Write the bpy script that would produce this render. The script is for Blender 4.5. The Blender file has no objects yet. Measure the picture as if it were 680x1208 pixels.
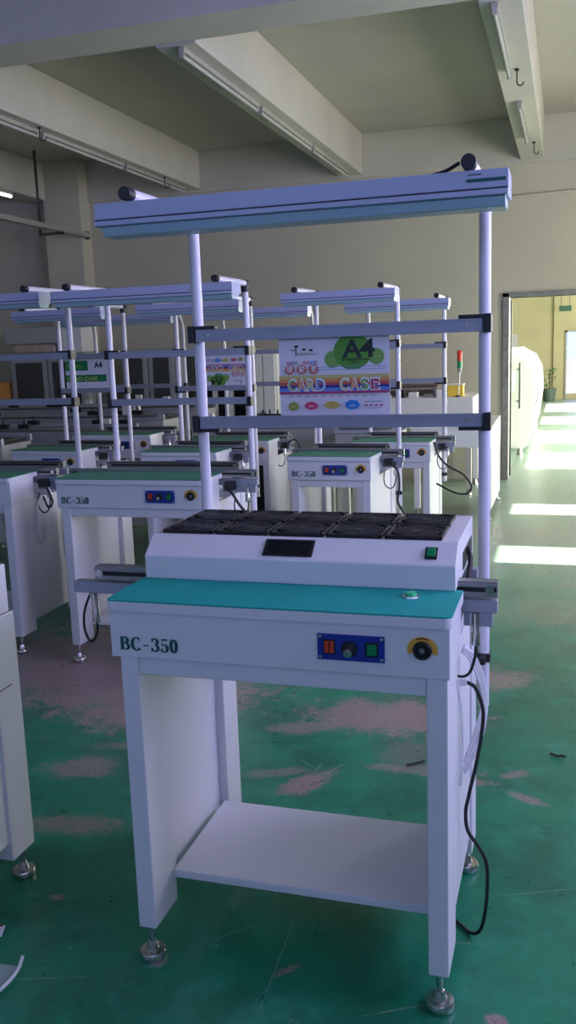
import bpy, bmesh, math, random
from mathutils import Vector, Matrix
random.seed(7)
S = bpy.context.scene
COL = S.collection
PI = math.pi

# ------------------------------------------------------------------ materials
def nodes(m):
    m.use_nodes = True
    nt = m.node_tree
    return nt, nt.nodes['Principled BSDF']

MATS = {}
def mat(name, col, rough=.5, metal=0., bump=0., bscale=60., var=0., vscale=4., coat=0., trans=0., alpha=1., emit=None, estr=0.):
    if name in MATS: return MATS[name]
    m = bpy.data.materials.new(name); nt, b = nodes(m)
    b.inputs['Roughness'].default_value = rough
    b.inputs['Metallic'].default_value = metal
    b.inputs['Coat Weight'].default_value = coat
    b.inputs['Transmission Weight'].default_value = trans
    b.inputs['Alpha'].default_value = alpha
    c = (*col, 1)
    b.inputs['Base Color'].default_value = c
    if emit:
        b.inputs['Emission Color'].default_value = (*emit, 1); b.inputs['Emission Strength'].default_value = estr
    if var or bump:
        tc = nt.nodes.new('ShaderNodeTexCoord')
    if var:
        n = nt.nodes.new('ShaderNodeTexNoise'); n.inputs['Scale'].default_value = vscale; n.inputs['Detail'].default_value = 5
        nt.links.new(tc.outputs['Object'], n.inputs['Vector'])
        r = nt.nodes.new('ShaderNodeValToRGB')
        r.color_ramp.elements[0].position = .3; r.color_ramp.elements[1].position = .7
        r.color_ramp.elements[0].color = (*[x*(1-var) for x in col], 1)
        r.color_ramp.elements[1].color = (*[min(1, x*(1+var*.5)) for x in col], 1)
        nt.links.new(n.outputs['Fac'], r.inputs['Fac']); nt.links.new(r.outputs['Color'], b.inputs['Base Color'])
    if bump:
        n2 = nt.nodes.new('ShaderNodeTexNoise'); n2.inputs['Scale'].default_value = bscale
        nt.links.new(tc.outputs['Object'], n2.inputs['Vector'])
        bp = nt.nodes.new('ShaderNodeBump'); bp.inputs['Strength'].default_value = bump; bp.inputs['Distance'].default_value = .004
        nt.links.new(n2.outputs['Fac'], bp.inputs['Height']); nt.links.new(bp.outputs['Normal'], b.inputs['Normal'])
    MATS[name] = m
    return m

M_white = mat('white_powder_coat', (.74, .74, .78), .38, var=.03, vscale=3, bump=.04, bscale=300)
M_cream = mat('cream_powder_coat', (.78, .78, .76), .4, var=.04, vscale=3)
M_post = mat('post_enamel', (.74, .73, .82), .3)
M_alu = mat('brushed_aluminium', (.52, .54, .60), .38, .55, var=.06, vscale=30)
M_bar = mat('anodised_bar', (.32, .345, .42), .42, .2, var=.05, vscale=12)
M_steel = mat('dull_steel', (.36, .36, .37), .35, .9, var=.1, vscale=40)
M_chrome = mat('chrome_foot', (.62, .61, .60), .22, 1.)
M_black = mat('black_plastic', (.010, .010, .013), .45)
M_rub = mat('black_rubber', (.012, .012, .014), .6)
M_mat = mat('green_esd_mat', (.0, .36, .31), .75, var=.10, vscale=9, bump=.08, bscale=500)
M_mat2 = mat('worn_green_mat', (.05, .27, .16), .45, var=.15, vscale=9)
M_fan = mat('fan_black', (.014, .014, .018), .5)
M_blue = mat('blue_panel', (.012, .035, .30), .35, var=.1, vscale=20)
M_red = mat('red_rocker', (.55, .05, .02), .35)
M_green = mat('green_button', (.0, .22, .08), .3)
M_greenb = mat('bright_green_button', (.05, .60, .25), .25)
M_yel = mat('yellow_ring', (.75, .42, .05), .5)
M_txt = mat('green_print', (.004, .10, .085), .6)
M_glassk = mat('black_screen', (.006, .006, .008), .12)
M_tube = mat('frosted_tube', (.46, .47, .44), .25)
M_batten = mat('lamp_batten', (.38, .37, .33), .5, var=.12, vscale=15)
M_lampbox = mat('lamp_enamel', (.43, .47, .66), .36, var=.03, vscale=6)
M_diff = mat('lamp_diffuser', (.42, .56, .66), .3)
M_hose = mat('white_hose', (.80, .80, .84), .4)
M_iron = mat('rusty_iron', (.03, .028, .026), .6, var=.3, vscale=25)
M_wall = mat('wall_plaster', (.52, .495, .40), .9, var=.06, vscale=1.3, bump=.12, bscale=25)
M_ceil = mat('ceiling_plaster', (.42, .40, .35), .92, var=.07, vscale=1.7, bump=.1, bscale=20)
M_beam = mat('beam_plaster', (.52, .50, .44), .9, var=.08, vscale=2.2, bump=.1, bscale=20)
M_oldwall = mat('olive_wall', (.34, .31, .18), .9, var=.14, vscale=1.1, bump=.1, bscale=15)
M_frame = mat('door_frame_metal', (.26, .26, .25), .5, .3, var=.25, vscale=14)
M_cab = mat('grey_cabinet', (.36, .38, .37), .5, var=.08, vscale=3)
M_dark = mat('dark_glass', (.05, .055, .055), .15)
M_card = mat('orange_carton', (.40, .19, .05), .8, var=.15, vscale=5)
M_pink = mat('pink_tinge', (.6, .5, .45), .5)
M_yellow = mat('yellow_box', (.72, .50, .06), .5)
M_redlens = mat('red_lens', (.75, .05, .03), .25)
M_greenlens = mat('green_lens', (.02, .30, .12), .25)
M_paper = mat('paper_white', (.80, .78, .86), .35)
M_plantg = mat('leaf', (.03, .16, .05), .6)

def glass_mat():
    m = bpy.data.materials.new('clear_glass'); nt, b = nodes(m)
    b.inputs['Base Color'].default_value = (.10, .16, .13, 1)
    b.inputs['Roughness'].default_value = .02
    b.inputs['Alpha'].default_value = .10
    b.inputs['Specular IOR Level'].default_value = .5
    return m
M_glass = glass_mat()

def floor_mat():
    m = bpy.data.materials.new('green_epoxy_floor'); nt, b = nodes(m); N = nt.nodes; L = nt.links
    tc = N.new('ShaderNodeTexCoord')
    def noise(scale, detail=5, rough=.6):
        n = N.new('ShaderNodeTexNoise'); n.inputs['Scale'].default_value = scale; n.inputs['Detail'].default_value = detail
        n.inputs['Roughness'].default_value = rough
        L.new(tc.outputs['Object'], n.inputs['Vector']); return n.outputs['Fac']
    def math_(op, a, c=None, clamp=False):
        n = N.new('ShaderNodeMath'); n.operation = op; n.use_clamp = clamp
        for i, v in enumerate((a, c)):
            if v is None: continue
            if isinstance(v, (int, float)): n.inputs[i].default_value = v
            else: L.new(v, n.inputs[i])
        return n.outputs[0]
    def mapr(v, a, c, d=0., e=1.):
        n = N.new('ShaderNodeMapRange'); n.interpolation_type = 'SMOOTHSTEP'
        for i, x in ((1, a), (2, c), (3, d), (4, e)): n.inputs[i].default_value = x
        L.new(v, n.inputs[0]); return n.outputs[0]
    def mix(f, a, c):
        n = N.new('ShaderNodeMix'); n.data_type = 'RGBA'; L.new(f, n.inputs[0])
        for i, v in ((6, a), (7, c)):
            if isinstance(v, tuple): n.inputs[i].default_value = (*v, 1)
            else: L.new(v, n.inputs[i])
        return n.outputs[2]
    big = noise(1.1, 6); med = noise(7, 7, .7); fine = noise(45, 6, .75)
    vf = noise(130, 4, .8)
    green = mix(mapr(big, .35, .65), (.006, .19, .095), (.009, .26, .13))
    green = mix(mapr(med, .45, .75), green, (.018, .29, .17))
    green = mix(mapr(noise(2.6, 8, .7), .40, .62), green, (.006, .14, .075))
    green = mix(mapr(noise(4.1, 8, .75), .52, .70, 0, .55), green, (.045, .30, .20))
    green = mix(mapr(fine, .56, .78, 0, .5), green, (.08, .24, .18))
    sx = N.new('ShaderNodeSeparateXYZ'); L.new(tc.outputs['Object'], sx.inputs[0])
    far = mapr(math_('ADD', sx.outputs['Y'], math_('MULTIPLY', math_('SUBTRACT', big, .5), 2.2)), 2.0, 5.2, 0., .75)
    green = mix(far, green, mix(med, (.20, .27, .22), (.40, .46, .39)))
    # worn patches: centre x, y, half sizes, turn, strength
    stains = [(-.95, 1.80, .68, .50, -.25, 1.3), (-.62, 1.38, .26, .2, .4, 1.1), (-.45, .52, .16, .05, .2, .75), (-.62, .86, .14, .07, .3, .8), (-.50, 1.07, .2, .03, .3, .45),
              (.32, 1.50, .30, .15, .06, 1.3), (.03, 1.34, .11, .06, .2, .75), (.16, .93, .10, .05, .9, 1.1), (.06, .98, .10, .03, .4, .55),
              (.52, 1.10, .17, .04, .05, .7), (.44, 1.2, .1, .1, 0., .4), (.62, 1.98, .2, .12, .0, .9), (.66, 1.05, .09, .028, .1, .9), (.80, 1.13, .05, .02, .6, .8),
              (.84, .98, .06, .02, -.5, .8), (.82, .02, .022, .02, 0, 1.1), (.06, .02, .02, .025, .4, .7), (.36, .06, .03, .012, .9, .7), (-.3, .18, .022, .014, .2, .8),
              (.5, 4.9, .8, .35, 0., .35), (1.0, 3.0, .5, .2, .2, .3)]
    acc = None
    warp = noise(9, 6, .75)
    for (x, y, a, c, ang, st) in stains:
        mp = N.new('ShaderNodeMapping'); mp.vector_type = 'TEXTURE'
        mp.inputs['Location'].default_value = (x, y, 0); mp.inputs['Rotation'].default_value = (0, 0, ang); mp.inputs['Scale'].default_value = (a, c, 1)
        L.new(tc.outputs['Object'], mp.inputs['Vector'])
        ln = N.new('ShaderNodeVectorMath'); ln.operation = 'LENGTH'; L.new(mp.outputs[0], ln.inputs[0])
        d = math_('ADD', ln.outputs['Value'], math_('MULTIPLY', math_('SUBTRACT', warp, .5), 2.6))
        d = math_('ADD', d, math_('MULTIPLY', math_('SUBTRACT', fine, .5), 1.6))
        v = mapr(d, .55, 1.35, st, 0.)
        acc = v if acc is None else math_('MAXIMUM', acc, v)
    speck = mapr(noise(3.3, 9, .82), .64, .72, 0, .6)
    worn = mix(mapr(vf, .3, .7), (.15, .12, .115), (.44, .32, .295))
    acc = math_('MULTIPLY', acc, mapr(noise(75, 3, .8), .30, .52, .35, 1.))
    acc = math_('MINIMUM', acc, 1.)
    c1 = mix(acc, green, worn)
    # scratches, long and thin
    sc = None
    for (x, y, ln_, w, ang) in [(.20, .42, .16, .0022, 2.05), (.33, .10, .20, .0018, 1.62), (.20, .16, .12, .0016, .8), (.17, 1.03, .05, .003, 1.5), (.23, 1.05, .05, .003, 1.1), (.12, 1.06, .05, .003, 2.5),
                                (-.16, -.1, .1, .002, .3), (.72, .25, .06, .002, .1), (.9, .5, .12, .0016, .4), (.62, .0, .08, .002, .5), (-.2, .75, .09, .003, .1)]:
        mp = N.new('ShaderNodeMapping'); mp.vector_type = 'TEXTURE'
        mp.inputs['Location'].default_value = (x, y, 0); mp.inputs['Rotation'].default_value = (0, 0, ang); mp.inputs['Scale'].default_value = (ln_, w, 1)
        L.new(tc.outputs['Object'], mp.inputs['Vector'])
        l2 = N.new('ShaderNodeVectorMath'); l2.operation = 'LENGTH'; L.new(mp.outputs[0], l2.inputs[0])
        v = mapr(math_('ADD', l2.outputs['Value'], math_('MULTIPLY', math_('SUBTRACT', fine, .5), 2.6)), .5, 1.2, .34, 0.)
        sc = v if sc is None else math_('MAXIMUM', sc, v)
    vo = N.new('ShaderNodeTexVoronoi'); vo.inputs['Scale'].default_value = 11; L.new(tc.outputs['Object'], vo.inputs['Vector'])
    flecks = math_('MULTIPLY', mapr(math_('ADD', vo.outputs['Distance'], math_('MULTIPLY', fine, .06)), .05, .085, 1., 0.), mapr(med, .5, .62))
    sc = math_('MAXIMUM', sc, flecks)
    sc = math_('MAXIMUM', sc, math_('MULTIPLY', speck, .8))
    c2 = mix(sc, c1, (.42, .46, .42))
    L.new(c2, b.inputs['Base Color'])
    L.new(mapr(med, .3, .7, .26, .42), b.inputs['Roughness'])
    bp = N.new('ShaderNodeBump'); bp.inputs['Strength'].default_value = .12; bp.inputs['Distance'].default_value = .004
    L.new(math_('ADD', med, math_('MULTIPLY', acc, -.5)), bp.inputs['Height']); L.new(bp.outputs['Normal'], b.inputs['Normal'])
    return m
M_floor = floor_mat()

def grille_mat():
    m = mat('fan_mesh', (.022, .022, .028), .42); return m

# ------------------------------------------------------------------ mesh builder
class MB:
    def __init__(s): s.v = []; s.f = []; s.mi = []; s.sm = []
    def add(s, vs, fs, mi=0, smooth=False):
        o = len(s.v); s.v += [tuple(p) for p in vs]
        for f in fs: s.f.append([o+i for i in f]); s.mi.append(mi); s.sm.append(smooth)
        return s
    def box(s, x0, x1, y0, y1, z0, z1, mi=0):
        vs = [(x, y, z) for z in (z0, z1) for y in (y0, y1) for x in (x0, x1)]
        return s.add(vs, [(0,2,3,1), (4,5,7,6), (0,1,5,4), (2,6,7,3), (0,4,6,2), (1,3,7,5)], mi)
    def prism(s, poly, a0, a1, axis='x', mi=0, smooth=False):
        n = len(poly)
        def pt(p, a):
            return {'x': (a, p[0], p[1]), 'y': (p[0], a, p[1]), 'z': (p[0], p[1], a)}[axis]
        vs = [pt(p, a0) for p in poly] + [pt(p, a1) for p in poly]
        s.add(vs, [(i, (i+1) % n, n+(i+1) % n, n+i) for i in range(n)], mi, smooth)
        return s.add(vs, [tuple(range(n))[::-1], tuple(range(n, 2*n))], mi)
    def tube(s, pts, r, n=12, mi=0, cap=True):
        pts = [Vector(p) for p in pts]; k = len(pts); vs = []; up = None
        for i, p in enumerate(pts):
            t = ((pts[min(i+1, k-1)]-p).normalized() + (p-pts[max(i-1, 0)]).normalized())
            t = t.normalized()
            if up is None:
                up = Vector((0, 0, 1)) if abs(t.z) < .9 else Vector((1, 0, 0))
            a = t.cross(up); a = a.normalized() if a.length > 1e-6 else t.orthogonal().normalized()
            bb = a.cross(t).normalized(); up = bb
            rr = r[i] if isinstance(r, (list, tuple)) else r
            for j in range(n):
                q = 2*PI*j/n; vs.append(p + (a*math.cos(q)+bb*math.sin(q))*rr)
        fs = [(i*n+j, i*n+(j+1) % n, (i+1)*n+(j+1) % n, (i+1)*n+j) for i in range(k-1) for j in range(n)]
        s.add(vs, fs, mi, True)
        if cap: s.add(vs[:n], [tuple(range(n))[::-1]], mi); s.add(vs[-n:], [tuple(range(n))], mi)
        return s
    def lathe(s, prof, c=(0, 0, 0), axis='z', n=24, mi=0):
        vs = []
        for (r, h) in prof:
            for j in range(n):
                q = 2*PI*j/n; a, bb = r*math.cos(q), r*math.sin(q)
                d = {'z': (a, bb, h), 'y': (a, h, bb), 'x': (h, a, bb)}[axis]
                vs.append((c[0]+d[0], c[1]+d[1], c[2]+d[2]))
        k = len(prof)
        fs = [(i*n+j, i*n+(j+1) % n, (i+1)*n+(j+1) % n, (i+1)*n+j) for i in range(k-1) for j in range(n)]
        s.add(vs, fs, mi, True)
        s.add(vs[:n], [tuple(range(n))], mi); s.add(vs[-n:], [tuple(range(n))], mi)
        return s
    def xf(s, M):
        s.v = [tuple(M @ Vector(p)) for p in s.v]; return s
    def build(s, name, mats, parent=None, bevel=0., loc=None, seg=2):
        me = bpy.data.meshes.new(name); me.from_pydata(s.v, [], s.f); 
        mats = mats if isinstance(mats, (list, tuple)) else [mats]
        for m in mats: me.materials.append(m)
        me.polygons.foreach_set('material_index', s.mi); me.polygons.foreach_set('use_smooth', s.sm)
        bm = bmesh.new(); bm.from_mesh(me); bmesh.ops.recalc_face_normals(bm, faces=bm.faces); 
        for e in bm.edges:
            if len(e.link_faces) == 2 and e.calc_face_angle(0) > .6: e.smooth = False
        bm.to_mesh(me); bm.free()
        me.update()
        o = bpy.data.objects.new(name, me); COL.objects.link(o)
        if parent: o.parent = parent
        if loc: o.location = loc
        if bevel:
            md = o.modifiers.new('bevel', 'BEVEL'); md.width = bevel; md.segments = seg; md.limit_method = 'ANGLE'; md.angle_limit = math.radians(40)
            if seg > 1: md.harden_normals = False
        return o

def curve_pts(ctrl, n=8):
    """Catmull-Rom through control points"""
    P = [Vector(p) for p in ctrl]; P = [P[0]*2-P[1]] + P + [P[-1]*2-P[-2]]; out = []
    for i in range(1, len(P)-2):
        for k in range(n):
            t = k/n; a, b, c, d = P[i-1], P[i], P[i+1], P[i+2]
            out.append(.5*((2*b)+(c-a)*t+(2*a-5*b+4*c-d)*t*t+(3*b-a-3*c+d)*t**3))
    out.append(P[-2]); return out

def tag(o, label=None, cat=None, group=None, kind=None):
    if label: o['label'] = label
    if cat: o['category'] = cat
    if group: o['group'] = group
    if kind: o['kind'] = kind
    return o
def thing(name, label, cat, loc=(0, 0, 0), rz=0, group=None):
    o = bpy.data.objects.new(name, None); COL.objects.link(o); o.empty_display_size = .1
    o.location = loc; o.rotation_euler = (0, 0, rz)
    return tag(o, label, cat, group)
def struct(o):
    o['kind'] = 'structure'; return o

# ------------------------------------------------------------------ lettering
def glyph_strokes(ch):
    """bold serif glyphs, unit height; strokes = polylines whose width follows their direction; plus plain boxes"""
    def arc(cx, cy, rx, ry, a0, a1, n=16):
        return [(cx+rx*math.cos(math.radians(a0+(a1-a0)*i/n)), cy+ry*math.sin(math.radians(a0+(a1-a0)*i/n))) for i in range(n+1)]
    if ch == 'B':
        return [[(.19, 0), (.19, 1)], arc(.36, .745, .24, .225, 90, -90), arc(.38, .275, .29, .245, 90, -90)], [(0, 0, .40, .055), (0, .945, .38, 1), (.19, .49, .4, .54)], .74
    if ch == 'C':
        return [arc(.42, .5, .33, .47, 48, 318, 24)], [(.62, .66, .665, .99), (.60, .05, .66, .24)], .74
    if ch == '-':
        return [], [(.06, .37, .46, .47)], .54
    if ch == '3':
        return [arc(.26, .745, .21, .225, 150, -80), arc(.25, .27, .26, .24, 85, -155)], [(.02, .72, .16, .86), (.0, .14, .15, .28)], .58
    if ch == '5':
        return [arc(.25, .30, .25, .27, 130, -150)], [(.10, .87, .52, 1), (.09, .48, .135, 1), (.0, .12, .14, .26)], .58
    if ch == '0':
        return [arc(.27, .5, .2, .465, 0, 360, 30)], [], .58
    return [], [], .3
def lettering_mesh(txt, mb, x, y, z, h, sx=1., thick=.25, thin=.085):
    cx = 0
    for ch in txt:
        st, bx, adv = glyph_strokes(ch)
        for pl in st:
            vs = []; k = len(pl)
            for i, p in enumerate(pl):
                a = pl[max(i-1, 0)]; c = pl[min(i+1, k-1)]
                if ch == '0' and i in (0, k-1): a, c = pl[k-2], pl[1]
                dx, dz = c[0]-a[0], c[1]-a[1]; l = math.hypot(dx, dz) or 1
                w = thin+(thick-thin)*abs(dz/l)**1.5
                nx, nz = -dz/l*w/2, dx/l*w/2
                for sg in (1, -1): vs.append((x+(cx+p[0]+sg*nx)*h*sx, y, z+(p[1]+sg*nz)*h))
            mb.add(vs, [(2*i, 2*i+1, 2*i+3, 2*i+2) for i in range(k-1)])
        for (x0, z0, x1, z1) in bx:
            mb.add([(x+(cx+x0)*h*sx, y, z+z0*h), (x+(cx+x1)*h*sx, y, z+z0*h), (x+(cx+x1)*h*sx, y, z+z1*h), (x+(cx+x0)*h*sx, y, z+z1*h)], [(0, 1, 2, 3)])
        cx += adv+.13
    return cx*h*sx

def text_into(mb, txt, x, y, z, size, mi, width=None, bold=0., center=False):
    """flat text from the built in font, in the xz plane facing -y"""
    cu = bpy.data.curves.new('t', 'FONT'); cu.body = txt; cu.size = size; cu.offset = bold; cu.resolution_u = 3
    ob = bpy.data.objects.new('t', cu); COL.objects.link(ob)
    dg = bpy.context.evaluated_depsgraph_get(); dg.update()
    me = bpy.data.meshes.new_from_object(ob.evaluated_get(dg))
    if len(me.vertices):
        xs = [v.co.x for v in me.vertices]; w = max(xs)-min(xs) or 1; f = (width/w) if width else 1; x0 = min(xs)
        off = -.5*w*f if center else 0
        mb.add([(x+off+(v.co.x-x0)*f, y, z+v.co.y) for v in me.vertices], [tuple(p.vertices) for p in me.polygons], mi)
    bpy.data.objects.remove(ob); bpy.data.curves.remove(cu); bpy.data.meshes.remove(me)

# ------------------------------------------------------------------ conveyor station
def make_foot(root, x, y, zt, name='levelling_foot'):
    m = MB()
    m.lathe([(.0, 0), (.029, 0), (.030, .002), (.031, .005), (.031, .017), (.029, .0205), (.015, .0215), (.0125, .032), (.009, .041), (.007, .042), (.007, zt+.004), (0, zt+.004)], (x, y, 0), 'z', 20)
    m.lathe([(.0, zt-.010), (.011, zt-.010), (.011, zt-.002), (0, zt-.002)], (x, y, 0), 'z', 6)
    return m.build(name, M_chrome, root)

def rounded_slab(W, y0, y1, z0, z1, r=.016, x0=0.):
    poly = []
    for (cx, cy, a0) in ((x0+r, y0+r, 180), (W-r, y0+r, 270)):
        for i in range(7):
            a = math.radians(a0+90*i/6); poly.append((cx+r*math.cos(a), cy+r*math.sin(a)))
    poly += [(W, y1), (x0, y1)]
    return MB().prism(poly, z0, z1, 'z')

def station(loc, rz, W, h, ph, label, group='white conveyor stations', hood=False, frame='straight', letters=True, depth=.23,
            overl=.05, overr=.10, controls=True, lamp=True, shelf=True, post_bottom=.44, matm=None, post_l=-.006, post_r=None, fine=False, hole=True, cable=True, apron_d=.20, conveyor=True):
    if post_r is None: post_r = W+.006
    matm = matm or M_mat2
    t = thing('conveyor_station', label, 'conveyor', (loc[0], loc[1], 0), rz, group)
    zb = .084; za = h-.128; yr = .59
    bv = .0025
    # tabletop and mat
    rounded_slab(W, 0, depth, h-.023, h-.0025).build('tabletop', M_white, t, bevel=.004)
    rounded_slab(W-.001, .001, depth, h-.0025, h+.001, x0=.001, r=.015).build('green_mat', matm, t)
    # front apron box
    MB().box(.005, W-.005, .008, apron_d, za, h-.023).build('apron', M_white, t, bevel=bv)
    # legs and side panels
    lw = .042
    for sx in (0, 1):
        x0 = .023 if sx == 0 else W-.010-lw
        MB().box(x0, x0+lw, .012, .135, zb, za).build('leg', M_white, t, bevel=bv)
        MB().box(x0, x0+lw, yr-.10, yr, zb, za).build('leg', M_white, t, bevel=bv)
        xp = x0+.006 if sx == 0 else x0+lw-.018
        MB().box(xp, xp+.012, .135, yr-.10, .135, za).build('side_panel', M_white, t)
        make_foot(t, x0+lw/2, .030, zb); make_foot(t, x0+lw/2, yr-.03, zb)
    # rail below the apron, rear rail
    MB().box(.023+lw, W-.010-lw, .016, .05, za-.039, za).build('front_rail', M_white, t, bevel=bv)
    MB().box(.023+lw, W-.010-lw, yr-.04, yr-.01, za-.039, za).build('rear_rail', M_white, t, bevel=bv)
    if shelf:
        m = MB().box(.023+lw, W-.010-lw, .118, .46, .150, .170)
        m.build('shelf', M_white, t, bevel=bv)
    # conveyor rails running left to right, belt and rollers
    zc = h+.012
    for (ya, yb, el, er) in (((.235, .262, overl, overr), (.50, .527, .0, -.02)) if conveyor else ()):
        m = MB().box(-el, W+er, ya, yb, zc-.034, zc)
        m.box(-el, W+er, ya-.004, ya, zc-.012, zc-.004); m.box(-el, W+er, ya-.004, ya, zc-.032, zc-.022)
        cr = m.build('conveyor_rail', M_steel, t, bevel=.0015)
        MB().box(-el+.002, W+er-.002, ya-.0006, ya, zc-.0225, zc-.0115).build('dark_groove', M_black, cr)
        for xe in (-el, W+er):
            sg = 1 if xe > 0 else -1
            MB().lathe([(0, -.006), (.0095, -.006), (.0095, -.002), (.006, -.002), (.006, .004), (.0095, .004), (.0095, .030), (0, .030)], (xe-sg*.016, ya-.003, zc-.017), 'y', 18).build('end_pulley', M_chrome, t)
        MB().box(-el+.01, W+er-.01, (ya+yb)/2+.016 if ya < .4 else ya-.012, (ya+yb)/2+.022 if ya < .4 else ya-.006, zc-.006, zc-.002).build('belt', M_rub, t)
    if fine: plx0 = -.21
    else: plx0 = -overl-.02
    if conveyor:
        MB().box(plx0, W+overr, .232, .262, zc-.068, zc-.040).build('carrier_bar', M_bar, t, bevel=.002)
        MB().box(0, W, .50, .53, zc-.068, zc-.040).build('carrier_bar', M_bar, t, bevel=.002)
        MB().box(W-.004, W+overr-.01, .236, .27, zc-.100, zc-.068).build('sensor_bracket', M_bar, t, bevel=.002)
    for (cxx, sg) in (((W+overr-.045, 1), (plx0+.055, -1)) if conveyor else ()):
        m = MB().lathe([(0, zc-.142), (.0085, zc-.142), (.0085, zc-.115), (.007, zc-.112), (.007, zc-.07), (0, zc-.07)], (cxx, .236, 0), 'z', 14)
        m.box(cxx-.012, cxx-.009, .232, .24, zc-.142, zc-.07)
        s_ = m.build('cylinder_sensor', M_chrome, t)
        if cable:
            p = curve_pts([(cxx, .236, zc-.142), (cxx-.002, .234, zc-.17), (cxx-.014, .230, zc-.205), (cxx-.036, .228, zc-.212), (cxx-.058, .232, zc-.196), (cxx-.068, .24, zc-.165), (cxx-.066, .25, zc-.12)] if sg > 0 else
                          [(cxx, .236, zc-.142), (cxx, .234, zc-.165), (cxx-.010, .230, zc-.187), (cxx-.022, .230, zc-.188), (cxx-.034, .232, zc-.160), (cxx-.034, .236, zc-.12), (cxx-.022, .24, zc-.085), (cxx-.012, .24, zc-.068)])
            MB().tube(p, .0032, 8).build('sensor_cable', M_rub, t)
    # controls on the apron
    yf = .008
    if controls:
        px, pz = W-.200, h-.0735
        pan = MB().box(px-.068, px+.068, yf-.004, yf, pz-.027, pz+.027).build('control_panel', M_blue, t, bevel=.001)
        m = MB().box(px-.055, px-.031, yf-.007, yf-.004, pz-.014, pz+.016); m.build('switch_frame', M_black, pan, bevel=.001)
        m = MB().box(px-.0525, px-.0440, yf-.010, yf-.006, pz-.011, pz+.013); m.box(px-.0420, px-.0335, yf-.0085, yf-.006, pz-.011, pz+.013); m.build('red_rocker_switch', M_red, pan, bevel=.001)
        MB().lathe([(0, 0), (.016, 0), (.016, -.004), (0, -.004)], (px-.002, yf-.004, pz-.001), 'y', 20).build('dial_plate', M_black, pan)
        m = MB().lathe([(0, -.003), (.0095, -.003), (.010, -.008), (.0085, -.019), (0, -.020)], (px-.002, yf-.004, pz-.005), 'y', 20); m.box(px-.0030, px-.0010, yf-.0245, yf-.022, pz-.005, pz+.005); m.build('dial_knob', M_chrome, pan)
        m = MB().box(px+.030, px+.056, yf-.007, yf-.004, pz-.015, pz+.015); m.build('button_frame', M_black, pan, bevel=.001)
        MB().box(px+.0335, px+.0525, yf-.010, yf-.006, pz-.011, pz+.011).build('green_push_button', M_green, pan, bevel=.0015)
        for (a, c) in ((-1, -1), (-1, 1), (1, -1), (1, 1)):
            MB().lathe([(0, 0), (.0042, 0), (.003, -.0025), (0, -.003)], (px+a*.062, yf-.004, pz+c*.021), 'y', 10).build('screw', M_chrome, pan)
        # emergency stop socket with yellow arc
        ex, ez = W-.058, h-.069
        poly = []
        for i in range(17):
            a = math.radians(-20+220*i/16); poly.append((ex+.030*math.cos(a), ez+.027*math.sin(a)))
        for i in range(17):
            a = math.radians(200-220*i/16); poly.append((ex+.019*math.cos(a), ez+.017*math.sin(a)))
        st = MB()
        n = 17
        st.add([(p[0], yf-.0015, p[1]) for p in poly], [(i, i+1, 2*n-2-i, 2*n-1-i) for i in range(n-1)])
        dk = [(ex+.027*math.cos(math.radians(62+56*i/8)), yf-.002, ez+.0245*math.sin(math.radians(62+56*i/8))) for i in range(9)]+[(ex+.024*math.cos(math.radians(118-56*i/8)), yf-.002, ez+.022*math.sin(math.radians(118-56*i/8))) for i in range(9)]
        st.add(dk, [(i, i+1, 16-i, 17-i) for i in range(8)], 1)
        es = MB().lathe([(0, -.002), (.0185, -.002), (.0185, -.007), (.0165, -.009), (.013, -.009), (.012, -.006), (0, -.006)], (ex, yf, ez), 'y', 24).build('stop_button', M_black, t)
        st.build('yellow_label', [M_yel, M_black], es)
        MB().lathe([(0, -.006), (.006, -.006), (.005, -.0085), (0, -.009)], (ex, yf, ez), 'y', 12).build('lock_core', M_steel, es)
    if letters:
        m = MB(); w = lettering_mesh('BC-350', m, .027, yf-.0012, h-.1105, .0295, 1.04)
        m.build('printed_lettering', M_txt, t)
    # posts, bars, lamp
    if frame:
        ztop = ph+.309; r = .0145; yp = .617
        for k, xp in ((0, post_l), (1, post_r)):
            if frame == 'straight':
                m = MB().lathe([(0, post_bottom), (r, post_bottom), (r, ztop-.012), (0, ztop-.012)], (xp, yp, 0), 'z', 18)
                m.build('post', M_post, t)
                a = MB().tube([(xp, .238, ztop), (xp, yp+.004, ztop)], .014, 14); a.build('arm', M_post, t)
                MB().lathe([(0, -.009), (.0145, -.009), (.0155, -.007), (.0155, .020), (0, .020)], (xp, .238, ztop), 'y', 18).build('arm_cap', M_black, t)
                m = MB().tube([(xp, yp-.012, ztop), (xp, yp+.02, ztop)], .0175, 14); m.tube([(xp, yp, ztop-.04), (xp, yp, ztop+.004)], .0175, 14); m.build('elbow_joint', M_black if not fine else M_post, t)
            else:
                pts = [(xp, yp, post_bottom), (xp, yp, ztop-.14)]+[(xp, yp-.14+.14*math.cos(math.radians(a)), ztop-.14+.14*math.sin(math.radians(a))) for a in range(10, 91, 10)]+[(xp, .238, ztop)]
                MB().tube(pts, .014, 12).build('bent_post', M_white, t)
                MB().lathe([(0, -.012), (.0155, -.012), (.017, -.004), (.017, .012), (0, .012)], (xp, .238, ztop), 'y', 14).build('arm_cap', M_black, t)
            # clamp holding the post to the leg
            m = MB().box(xp-.018, xp+.018, yp-.018, yp+.018, h-.298, h-.276); m.box(xp-.008, xp+.008, yr-.02, yp-.015, h-.296, h-.278)
            m.build('post_clamp', M_black if frame == 'straight' else M_bar, t, bevel=.002)
            if lamp and not fine:
                m = MB().box(xp-.012, xp+.012, .30, .33, ztop-.085, ztop-.01); m.build('lamp_bracket', M_white, t, bevel=.002)
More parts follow.
